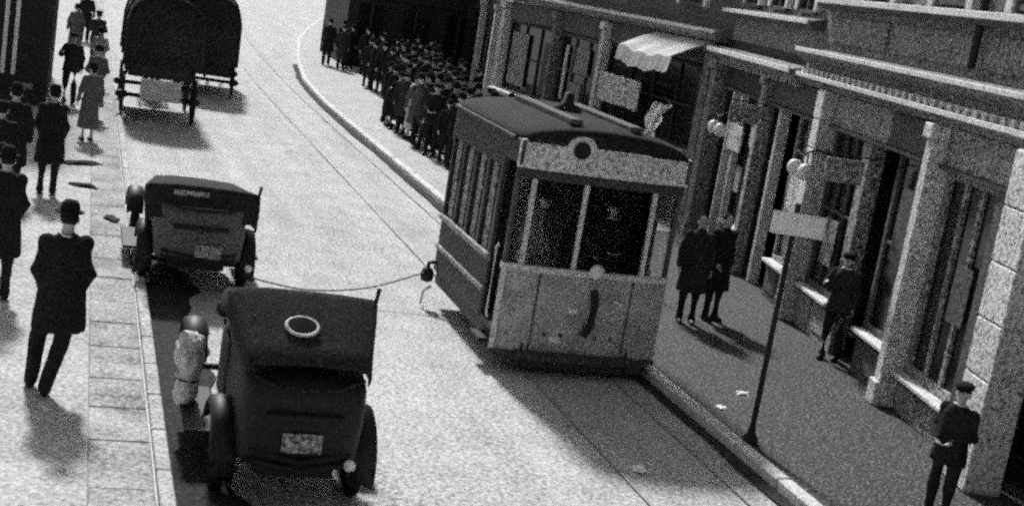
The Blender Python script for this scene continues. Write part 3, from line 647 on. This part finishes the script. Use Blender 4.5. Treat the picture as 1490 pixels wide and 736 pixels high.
# ------------------------------------------------------------------ people
BODY = {}
def person_meshes(key, coat='overcoat', stride=.0, arms='down', lift=0., female=False):
    """meshes of a figure 1.75 m tall, facing +y, soles at z=0"""
    if key in BODY: return BODY[key]
    J = {}
    for s in (-1, 1):
        st = stride*s
        hip = Vector((s*.095, 0, .92)); foot = Vector((s*.10, st, .08)); knee = Vector((s*.10, st*.5+.05*(1 if abs(stride) > .05 else .3), .49))
        if lift:
            foot.x -= .17 if s > 0 else .09; knee.x -= .06
        J[s] = dict(hip=hip, knee=knee, foot=foot)
        sh = Vector((s*(.185 if not female else .165), -.01, 1.43))
        if arms == 'pockets': el = Vector((s*.235, -.05, 1.16)); wr = Vector((s*.17, .10, .97))
        elif arms == 'swing': el = Vector((s*.25, -.04-st*.35, 1.16)); wr = Vector((s*.26, .05-st*.75, .94))
        elif arms == 'front': el = Vector((s*.25, .0, 1.17)); wr = Vector((s*.10, .22, 1.10))
        elif arms == 'raise' and s > 0: el = Vector((s*.27, .10, 1.2)); wr = Vector((s*.2, .3, 1.28))
        else: el = Vector((s*.25, -.03, 1.16)); wr = Vector((s*.26, .05, .93))
        J[s].update(sh=sh, el=el, wr=wr)
    def sph(bm, c, r, rot=None):
        m = Matrix.Translation(c) @ (rot or Matrix.Identity(4)) @ Matrix.Diagonal((r[0], r[1], r[2], 1))
        bmesh.ops.create_uvsphere(bm, u_segments=14, v_segments=10, radius=1, matrix=m)
    def cap(bm, pts, rs, n=10):
        tube(bm, pts, rs, n)
        for p, r in ((pts[0], rs[0]), (pts[-1], rs[-1])): sph(bm, p, (r, r, r))
    b = bmesh.new()
    # torso, neck, head
    ring_loft(b, [ell((0, 0, z), a, c, 14) for z, a, c in ((.84, .12, .1), (.93, .165, .12), (1.06, .14, .1), (1.25, .165, .12), (1.4, .17, .11), (1.47, .09, .08))])
    cap(b, [Vector((0, -.01, 1.42)), Vector((0, .005, 1.55))], [.062, .056])
    sph(b, (0, .0, 1.655), (.077, .095, .105)); sph(b, (0, .035, 1.595), (.056, .062, .06))
    cap(b, [Vector((0, .088, 1.665)), Vector((0, .108, 1.628))], [.012, .017], 8)
    sph(b, (0, .085, 1.578), (.026, .018, .011))
    for s in (-1, 1):
        sph(b, (s*.08, -.005, 1.64), (.014, .024, .033))
        j = J[s]
        cap(b, [j['hip'], j['knee'], j['foot']], [.085, .055, .04]); cap(b, [j['foot']+Vector((0, -.03, -.03)), j['foot']+Vector((0, .15, -.05))], [.042, .032])
        cap(b, [j['sh'], j['el'], j['wr']], [.05, .04, .029])
        d = (j['wr']-j['el']).normalized(); side = Vector((s, 0, 0)); nrm = d.cross(side).normalized(); lat = nrm.cross(d).normalized()
        pc = j['wr']+d*.05; q = d.to_track_quat('Z', 'Y').to_matrix().to_4x4()
        fwd = Vector((0, 1, 0))-d*d.y; fwd = fwd.normalized() if fwd.length > .2 else nrm
        inn = d.cross(fwd)*(1)
        if inn.x*s > 0: inn = -inn
        for kk in range(5): sph(b, pc+fwd*(-.028+.014*kk)+d*.005, (.016, .016, .045), q)
        for i, (o_, ln) in enumerate(((.031, .072), (.011, .082), (-.009, .077), (-.028, .06))):
            p0 = pc+d*.035+fwd*o_; p1 = p0+d*ln*.55+inn*.006; p2 = p1+d*ln*.4+inn*.026
            cap(b, [p0, p1, p2], [.0095, .009, .0075], 6)
        p0 = j['wr']+d*.03+fwd*.03; p1 = p0+fwd*.026+d*.028+inn*.012; p2 = p1+d*.034+inn*.014+fwd*.004
        cap(b, [p0, p1, p2], [.012, .0105, .0085], 6)
    out = [('body', voxel(b, .0095, 2), 'skin')]
    # clothes
    c = bmesh.new(); low = {'overcoat': .52, 'jacket': .80, 'dress': .30, 'long': .60}[coat]
    fl = {'overcoat': 1.18, 'jacket': 1.02, 'dress': 1.25, 'long': 1.12}[coat]
    wst = .17 if female else .2 if lift else .19
    sk = stride*.35 if coat != 'jacket' else 0
    ring_loft(c, [ell((0, .0, z), a, bb, 18, pw=2.3) for z, a, bb in (
        (low, wst*1.08*fl, .15*fl+abs(sk)*.5), (low+.02, wst*1.1*fl, .155*fl+abs(sk)*.5), (.95, wst*1.08, .15), (1.1, wst*.97, .132), (1.28, .205, .15), (1.40, .2, .135), (1.46, .15, .11), (1.505, .085, .085), (1.52, .078, .08))])
    for s in (-1, 1):
        j = J[s]; d = (j['wr']-j['el']).normalized()
        cap(c, [j['sh']+Vector((-s*.015, 0, -.005)), j['el'], j['wr']-d*.005], [.082, .068, .052])
    out.append(({'long': 'overcoat'}.get(coat, coat), voxel(c, .017, 4, .011), 'COAT'))
    c = bmesh.new(); torus(c, .072, .017, Matrix.Translation((0, -.005, 1.512)) @ Matrix.Rotation(R(12), 4, 'X'), 18, 6); out.append(('collar', mk(c, 'collar'), 'pale' if coat != 'overcoat' else 'COAT'))
    if coat != 'dress':
        c = bmesh.new()
        for s in (-1, 1):
            j = J[s]; cap(c, [j['hip']+Vector((0, 0, .02)), j['knee'], j['foot']+Vector((0, 0, -.01))], [.108, .078, .066])
        ring_loft(c, [ell((0, 0, z), a, bb, 14) for z, a, bb in ((.84, .15, .11), (.95, .175, .13), (1.02, .16, .12))])
        out.append(('trousers', voxel(c, .016, 3, .008), 'trouser'))
    for s in (-1, 1):
        c = bmesh.new(); j = J[s]; tip = Vector((0, .17, -.045)); heel = Vector((0, -.04, -.035))
        cap(c, [j['foot']+heel, j['foot']+tip*.5+Vector((0, 0, -.015)), j['foot']+tip], [.045, .046, .033])
        out.append(('shoe', voxel(c, .014, 2), 'leather'))
    # hair, eyes, tie of features
    c = bmesh.new(); sph(c, (0, -.014, 1.672), (.083, .09, .098))
    if female: sph(c, (0, -.085, 1.6), (.05, .04, .045))
    bmesh.ops.bisect_plane(c, geom=c.verts[:]+c.edges[:]+c.faces[:], plane_co=(0, .03, 1.66), plane_no=(0, .75, -.45), clear_outer=True)
    out.append(('hair', mk(c, 'hair'), 'hair'))
    for s in (-1, 1):
        c = bmesh.new(); sph(c, (s*.03, .086, 1.66), (.011, .008, .007)); out.append(('eye', mk(c, 'eye'), 'eye'))
    BODY[key] = out; return out
def mk(bm, n):
    bmesh.ops.recalc_face_normals(bm, faces=bm.faces); me = bpy.data.meshes.new(n); bm.to_mesh(me); bm.free(); return me
HATS = {}
def hat(kind):
    if kind in HATS: return HATS[kind]
    bm = bmesh.new(); m = Matrix.Translation((0, -.006, 1.70)) @ Matrix.Rotation(R(-4), 4, 'X') @ Matrix.Diagonal((1, 1.14, 1, 1))
    if kind == 'bowler': lathe(bm, [(.07, -.004), (.125, .006), (.133, .02), (.126, .016), (.088, .006), (.088, .05), (.08, .09), (.055, .12), (.02, .128), (.0001, .128)], 22, m)
    elif kind == 'trilby': lathe(bm, [(.07, -.004), (.135, -.008), (.14, .0), (.09, .008), (.088, .05), (.082, .1), (.06, .118), (.03, .1), (.0001, .092)], 22, m)
    elif kind == 'cloche': lathe(bm, [(.07, -.03), (.115, -.045), (.12, -.035), (.096, .0), (.094, .04), (.08, .085), (.04, .112), (.0001, .116)], 22, m)
    else:
        lathe(bm, [(.06, .0), (.09, .0), (.105, .03), (.112, .05), (.085, .075), (.03, .085), (.0001, .085)], 22, m)
        ring_loft(bm, [[m @ Vector((.075*math.sin(a)*r_, .06+.075*math.cos(a)*r_-.02, .012+h_)) for a in [R(-70+14*i) for i in range(11)]] for r_, h_ in ((.6, 0), (1.15, -.01), (1.15, -.002), (.6, .012))], True, False)
    HATS[kind] = mk(bm, 'hat'); return HATS[kind]
SHARED = {}
def person(label, loc, rz, key, hatk, coatm='coat', h=1.72, group=None, **kw):
    t = thing('person', label, 'person', loc, rz, group); t.scale = (h/1.78,)*3
    for name, me, m in person_meshes(key, **kw):
        m = coatm if m == 'COAT' else m
        k = (me.name, m)
        if k not in SHARED:
            q = me if not me.materials else me.copy(); q.materials.clear(); q.materials.append(M[m]); q.shade_smooth(); SHARED[k] = q
        o = bpy.data.objects.new(name, SHARED[k]); COL.objects.link(o); o.parent = t
    if hatk:
        me = hat(hatk)
        if not me.materials: me.materials.append(M['felt']); me.shade_smooth()
        o = bpy.data.objects.new('hat', me); COL.objects.link(o); o.parent = t
    return t
A_ = dict(coat='overcoat', arms='down'); 
PK = dict(stand=dict(coat='overcoat', arms='down'), pock=dict(coat='overcoat', arms='pockets'), walk=dict(coat='overcoat', arms='swing', stride=.2),
          jack=dict(coat='jacket', arms='front'), jackd=dict(coat='jacket', arms='raise', stride=.06), lady=dict(coat='dress', arms='front', female=True), ladyd=dict(coat='dress', arms='down', female=True),
          lead=dict(coat='long', arms='pockets', stride=-.12, lift=1))
def P(label, x, y, z, deg, key, hatk, cm_='coat', h=1.72, group=None): return person(label, (x, y, z), R(deg), key, hatk, cm_, h, group, **PK[key])
PZ = .12
walker = P('man in dark overcoat and hat walking away alone on the pale left pavement', .06, 13.4, .118, 4, 'lead', 'bowler', 'coat', 1.86)
# pedestrians on the left pavement
P('dark-coated man nearest the left picture edge, cut off by it', -.66, 16.6, .118, 10, 'pock', 'bowler', 'coat', 1.78)
P('left one of two dark-coated people walking together before the dark building', -.86, 22.6, .118, 8, 'stand', 'bowler', 'coat', 1.78)
P('right one of two dark-coated people walking together before the dark building', -.30, 23.2, .118, -6, 'pock', 'trilby', 'coat', 1.76)
P('pedestrian in mid-grey clothes on left pavement beside covered wagon', .42, 32.6, .118, 180, 'lady', 'cloche', 'coat3', 1.66)
P('distant jacketed man walking on left pavement behind covered wagon', .45, 43.5, .118, 0, 'jack', 'cap', 'coat2', 1.72)
P('distant woman in grey dress on far left pavement', -.2, 46.5, .118, 180, 'ladyd', 'cloche', 'coat3', 1.62)
P('dark-coated man close behind the one cut off by left picture edge', -.98, 18.6, .118, 5, 'stand', 'trilby', 'coat', 1.8)
P('dark-coated man between the cut-off man and the walking pair', -.95, 20.5, .118, -5, 'pock', 'cap', 'coat', 1.8)
P('grey-dressed woman on left pavement nearer than the covered wagon', .30, 29.2, .118, 20, 'ladyd', 'cloche', 'coat3', 1.6)
P('dark jacketed man beside covered wagon on left pavement, left of grey woman', -.15, 34.6, .118, 170, 'jackd', 'cap', 'coat2', 1.7)
P('small far figure in pale dress on left pavement beyond wagon', .5, 38.6, .118, 190, 'lady', 'cloche', 'pale', 1.6)
P('small far man in overcoat at top of left pavement', .1, 52.0, .118, 0, 'walk', 'bowler', 'coat', 1.76)
# queue along the right kerb beyond the tram
ORDN = 'first second third fourth fifth sixth seventh eighth ninth tenth eleventh twelfth thirteenth fourteenth fifteenth sixteenth'.split()
for rn, x0, y0, dy, nn in (('kerb row', 8.55, 28.0, .88, 14), ('middle row', 9.2, 28.4, .9, 14), ('inner row', 9.85, 27.6, 1.0, 13)):
    for i in range(nn):
        k = random.choice(('stand', 'pock', 'walk', 'jack', 'jackd', 'lady', 'ladyd')); wm = 'lady' in k
        hk = 'cloche' if wm else random.choice(('bowler', 'trilby', 'cap'))
        cmn = 'pale' if (rn, i) in (('middle row', 4), ('inner row', 8), ('kerb row', 9)) else random.choice(('coat', 'coat', 'coat', 'coat2', 'coat3'))
        desc = {'pale': 'pale-dressed ', 'coat3': 'grey-dressed '}.get(cmn, 'dark-dressed ')+('woman' if wm else 'man in '+dict(bowler='bowler', trilby='trilby', cap='flat cap')[hk])
        P(desc+', '+ORDN[i]+' from the tram in '+rn+' of the queue', x0+random.uniform(-.12, .12), y0+i*dy+random.uniform(-.15, .15), PZ, random.choice((40, 70, 95, 120, 150, 180, 200, 230)), k, hk, cmn, random.uniform(1.5, 1.88), 'people queueing behind the tram')
# far group on the pavement
G = [(10.0, 55.4, 'stand', 'bowler', 'leftmost man of the distant group before the dark corner'), (10.5, 56.3, 'pock', 'trilby', 'second man from left in the distant group before the dark corner'), (11.15, 55.2, 'walk', 'bowler', 'striding man in middle of the distant group before the dark corner'),
     (11.7, 56.4, 'stand', 'cap', 'capped man in middle of the distant group before the dark corner'), (12.3, 55.2, 'lady', 'cloche', 'woman with joined hands at right of the distant group before dark corner'), (11.7, 53.0, 'ladyd', 'cloche', 'woman standing nearest in the distant group before the dark corner'),
     (11.2, 50.0, 'stand', 'bowler', 'bowler-hatted man between queue and distant group'), (11.4, 46.5, 'pock', 'trilby', 'man in trilby with pocketed hands between queue and distant group'), (10.6, 43.5, 'walk', 'cap', 'capped man walking up behind the queue'),
     (12.85, 56.3, 'ladyd', 'cloche', 'woman second from right in the distant group before dark corner'), (13.5, 54.9, 'pock', 'bowler', 'bowler-hatted man at far right of the distant group before dark corner')]
for x, y, k, hk, lb in G: P(lb, x, y, PZ, random.choice((0, 60, 170, 190, 240)), k, hk, 'coat' if random.random() < .7 else 'coat2', random.uniform(1.66, 1.84), 'distant group on the far pavement')
# people pressed in behind the queue and farther up the street
for i, (x, y, k, hk) in enumerate(((10.25, 56.9, 'pock', 'bowler'), (10.8, 54.6, 'stand', 'trilby'), (11.45, 54.2, 'jack', 'cap'), (12.1, 54.3, 'walk', 'bowler'), (12.7, 53.9, 'stand', 'trilby'), (13.2, 55.9, 'lady', 'cloche'), (9.6, 56.6, 'walk', 'trilby'), (13.9, 56.1, 'pock', 'cap'), (12.4, 52.2, 'stand', 'bowler'), (11.0, 52.4, 'pock', 'bowler'), (11.9, 51.0, 'walk', 'cap'), (12.5, 49.6, 'lady', 'cloche'))):
    P(('first', 'second', 'third', 'fourth', 'fifth', 'sixth', 'seventh', 'eighth', 'ninth', 'tenth', 'eleventh', 'twelfth')[i]+' onlooker with '+dict(bowler='bowler', trilby='trilby', cap='flat cap', cloche='cloche hat')[hk]+' crowded before the distant dark corner', x, y, PZ, random.choice((0, 60, 170, 190, 240)), k, hk, 'coat', random.uniform(1.72, 1.88), 'onlookers crowded before the distant corner')
HK = dict(bowler='bowler hat', trilby='trilby', cap='flat cap', cloche='cloche hat')
rows_ = [('in back row behind queue middle', 10.7, 30.0, 5), ('in back row at far queue end', 10.7, 37.5, 6), ('between queue and distant group by shops', 11.9, 42.5, 7), ('in kerbside file between queue and distant group', 9.9, 41.5, 8), ('in middle file between queue and distant group', 10.9, 42.0, 8)]
ORD = ['first', 'second', 'third', 'fourth', 'fifth', 'sixth', 'seventh', 'eighth']
for txt, x0, y0, nn in rows_:
    for i in range(nn):
        far = y0 > 60; k = random.choice(('stand', 'pock', 'walk', 'jack', 'lady', 'ladyd')); hk = 'cloche' if 'lady' in k else random.choice(('bowler', 'trilby', 'cap'))
        x, y = (x0+i*.95, y0+random.uniform(-1, 1)) if far else (x0+random.uniform(-.15, .25), y0+i*1.15)
        P(ORD[i]+(' from left, ' if far else ' from the tram, ')+HK[hk]+' wearer '+txt, x, y, PZ, random.choice((0, 60, 150, 190, 240)), k, hk, 'coat', random.uniform(1.64, 1.84), 'people '+txt)
# right pavement
P('left of two people standing by shop door right of the tram', 9.05, 18.4, PZ, 165, 'stand', None, 'coat2', 1.68)
P('right of two people standing by shop door right of the tram', 9.6, 18.7, PZ, 195, 'pock', None, 'coat', 1.7)
P('man in dark jacket raising one hand in the shop doorway', 10.72, 16.95, PZ, 130, 'jackd', 'cap', 'coat2', 1.6)
P('dark figure with joined pale hands at bottom right by stone pillar', 8.5, 10.95, PZ, 120, 'jack', 'cap', 'coat', 1.5)
# ------------------------------------------------------------------ street furniture and small things
st = thing('tram_stop_post', 'slim black post with blank white plate by right kerb', 'signpost', (7.52, 13.1, PZ))
ob('post', T([(0, 0, 0), (0, 0, 2.75)], .032, 10), 'iron', st)
ob('base', lathe(bmesh.new(), [(.09, 0), (.09, .06), (.05, .12), (.035, .2), (.0001, .2)], 14), 'iron', st)
sp = ob('sign_plate', B((.0, -.085, 2.53), (.60, .025, .25), R(-14), .02), 'whitepaint', st)
ob('bracket', B((0, -.025, 2.53), (.05, .05, .08)), 'iron', sp)
# hanging wires
def cable(name, pts, r, m, label, sub=8):
    P_ = [Vector(p) for p in pts]; out = []
    for i in range(len(P_)-1):
        a, b, c, d = P_[max(i-1, 0)], P_[i], P_[i+1], P_[min(i+2, len(P_)-1)]
        for k in range(sub):
            u = k/sub; out.append(.5*((2*b)+(c-a)*u+(2*a-5*b+4*c-d)*u*u+(3*b-a-3*c+d)*u**3))
    out.append(P_[-1]); return tag(ob(name, T(out, r, 5), m), label, 'cable')
cable('tow_rope', [(2.42, 17.85, .34), (3.2, 18.02, .20), (4.1, 18.27, .24), (4.98, 18.5, .5)], .011, 'iron', 'thin dark rope stretched over the road from second car to tram')
# litter on the left pavement
# white pennant on a staff beside the awning
t = thing('pennant', 'crumpled white pennant hanging beside the tram roof', 'flag', (9.05, 20.6, PZ))
ob('staff', T([(.06, 0, 0), (.06, 0, 3.1)], .025, 8), 'iron', t)
bm = bmesh.new(); rows = []
for i in range(13):
    f = i/12; wd = .30*(1-.5*f)+.05*math.sin(i*2.1); xo = -.05-.28*f
    rows.append([Vector((xo+wd*(-.5+k/8)+.03*math.sin(i*1.7+k), .05*math.sin(k*1.6+i*.5), 3.05-.95*f+.03*math.sin(k*2.+i))) for k in range(9)])
ring_loft(bm, rows, close=False, cyc=False); bmesh.ops.solidify(bm, geom=bm.faces[:], thickness=.006); ob('cloth', bm, 'canvas_w', t)

t = thing('canvas_bundle', 'upright pale canvas bundle on running board beside nearest black car', 'bundle', (1.25, 12.6, .378))
bm = bmesh.new(); ring_loft(bm, [ell((.0+.01*math.sin(z*9), 0, z), a, b_, 18, pw=2.4) for z, a, b_ in ((0, .07, .1), (.05, .10, .15), (.25, .09, .15), (.42, .135, .17), (.55, .14, .16), (.62, .09, .1), (.66, .05, .05))])
bmesh.ops.subdivide_edges(bm, edges=bm.edges[:], cuts=2, use_grid_fill=True); wobble(bm, .05, 5); wobble(bm, .03, 14); ob('wrapping', bm, 'pale', t, True)
for z in (.24,): ob('cord', T([(p.x*1.06, p.y*1.06, p.z) for p in ell((0, 0, z), .1, .155, 18, pw=2.4)]+[ell((0, 0, z), .106, .164, 18, pw=2.4)[0]], .009, 5), 'leather', t)

F5 = thing('dark_corner_building', 'tall dark building corner rising behind the distant group of onlookers', 'building', (10.5, 58.0, PZ), 0)
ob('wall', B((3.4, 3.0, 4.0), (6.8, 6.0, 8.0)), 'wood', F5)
for x in (1.0, 2.9, 4.8):
    fr = ob('window', B((x, -.02, 1.75), (1.3, .08, 2.1), 0, .01), 'wood', F5); ob('pane', B((x, -.065, 1.75), (1.1, .02, 1.9)), 'glass', fr); ob('glazing_bar', B((x, -.08, 1.75), (.05, .02, 1.9)), 'woodmid', fr)
    fr = ob('window', B((x, -.02, 5.2), (1.2, .08, 1.8), 0, .01), 'wood', F5); ob('pane', B((x, -.065, 5.2), (1.0, .02, 1.6)), 'glass', fr)
ob('plinth', B((3.4, -.04, .25), (6.84, .1, .5), 0, .01), 'wood', F5)
ob('fascia', B((3.4, -.06, 3.2), (6.84, .14, .5), 0, .01), 'coat2', F5)
ob('string_course', B((3.4, -.08, 3.6), (6.9, .2, .12), 0, .01), 'woodmid', F5)
P('tram driver in dark cap behind the front windows of the tram', 6.62, 16.05, .56, 180, 'jack', 'cap', 'coat2', 1.66)
P('passenger in flat hat behind left front window of the tram', 5.75, 16.2, .56, 160, 'stand', 'trilby', 'coat3', 1.66)
# ---- small things on the shop fronts
def on_front(F, u, out, z): return F.matrix_basis @ Vector((u, out, z))
def twin_lamp(u, z, label):
    t = thing('globe_lamp', label, 'lamp', on_front(Fx, u, .0, z-.12), R(90)-A1, 'twin globe lamps on the shop front')
    ob('arm', T([(0, .02, .35), (0, .3, .42), (0, .5, .3)], .018, 6), 'iron', t)
    for dx in (-.27, .27):
        ob('branch', T([(0, .5, .3), (dx, .5, .34), (dx, .5, .2)], .014, 6), 'iron', t)
        ob('globe', lathe(bmesh.new(), [(.03, .2), (.09, .17), (.12, .1), (.12, .03), (.08, -.04), (.0001, -.07)], 16, Matrix.Translation((dx, .5, .0))), 'lamp', t, True)
twin_lamp(6.95, 2.5, 'white twin globe lamp beside the pale block pilaster above stop plate')
twin_lamp(12.35, 2.5, 'white twin globe lamp at far end of the stone shop front')
for u, z, w_, h_, m, lb in ((8.3, 1.95, .62, .8, 'board', 'mottled poster in window left of the block pilaster'), (6.2, 1.5, .5, .7, 'fascia', 'grey poster low in window right of the block pilaster'), (11.2, 2.5, .5, .45, 'board', 'small mottled card high in the far shop window'),
                            (11.75, 1.6, .36, .5, 'fascia', 'small grey card low in the far shop window'), (3.5, 2.3, .6, .9, 'woodmid', 'dim poster in window between slim and block pilasters'), (1.5, 1.8, .45, .7, 'woodmid', 'dim poster in the window nearest the camera')):
    o = tag(ob('window_card', B((0, 0, 0), (w_, .012, h_)), m, None, loc=on_front(Fx, u, .075, z), rot=(0, 0, R(90)-A1)), lb, 'poster', 'posters in the shop windows')
for u, z, lb in ((10.3, 2.95, 'pale projecting sign board at middle of the stone shop front'), (4.75, 2.75, 'pale projecting sign board above the dark doorway')):
    t = thing('projecting_sign', lb, 'sign', on_front(Fx, u, .3, z), R(90)-A1, 'projecting signs on the shop front')
    ob('panel', B((0, .3, 0), (.05, .55, .34), 0, .01), 'fascia', t); ob('bracket', T([(0, -.1, .22), (0, .6, .22)], .014, 6), 'iron', t)
    for dy in (.12, .48): ob('hook', T([(0, dy, .16), (0, dy, .23)], .008, 5), 'iron', t)
# ------------------------------------------------------------------ litter and droppings in the road
def lump(name, label, cat, x, y, z, sx, sy, sz, m, group, seed):
    bm = bmesh.new(); bmesh.ops.create_icosphere(bm, subdivisions=3, radius=1)
    for v in bm.verts:
        d = mnoise.noise(v.co*1.6+Vector((seed*3.1, seed, 0)))*.55+mnoise.noise(v.co*3+Vector((seed, 0, 2)))*.35
        v.co = v.co*(1+d); v.co = Vector((v.co.x*sx, v.co.y*sy, max(v.co.z*sz, -.004)))
    return tag(ob(name, bm, m, None, m == 'shade_and_dirt', loc=(x, y, z), rot=(0, 0, seed)), label, cat, group)
for i, (x, y, z, a, lb) in enumerate(((5.9, 12.37, .02, .10, 'white crumpled paper scrap on road in front of the tram'), (7.75, 14.3, PZ, .08, 'small white paper scrap on dark pavement left of stop post'), (8.35, 14.95, PZ, .10, 'small white paper scrap on dark pavement behind stop post'))):
    lump('paper_scrap', lb, 'paper', x, y, z, a, a*.7, .03, 'whitepaint', 'paper scraps', i+1.3)

for i, (x, y, a, lb) in enumerate(((.22, 26.4, .26, 'dark crumpled rag on left pavement farthest from the walking man'), (.28, 24.2, .17, 'small dark crumpled rag on left pavement, middle one of three'), (.72, 21.7, .15, 'dark crumpled rag on the edge flags nearest the walking man'))):
    lump('rag', lb, 'rag', x, y, .122, a*.7, a*1.5, .05, 'shade_and_dirt', 'rags lying on the left pavement', i*2.3+5.1)
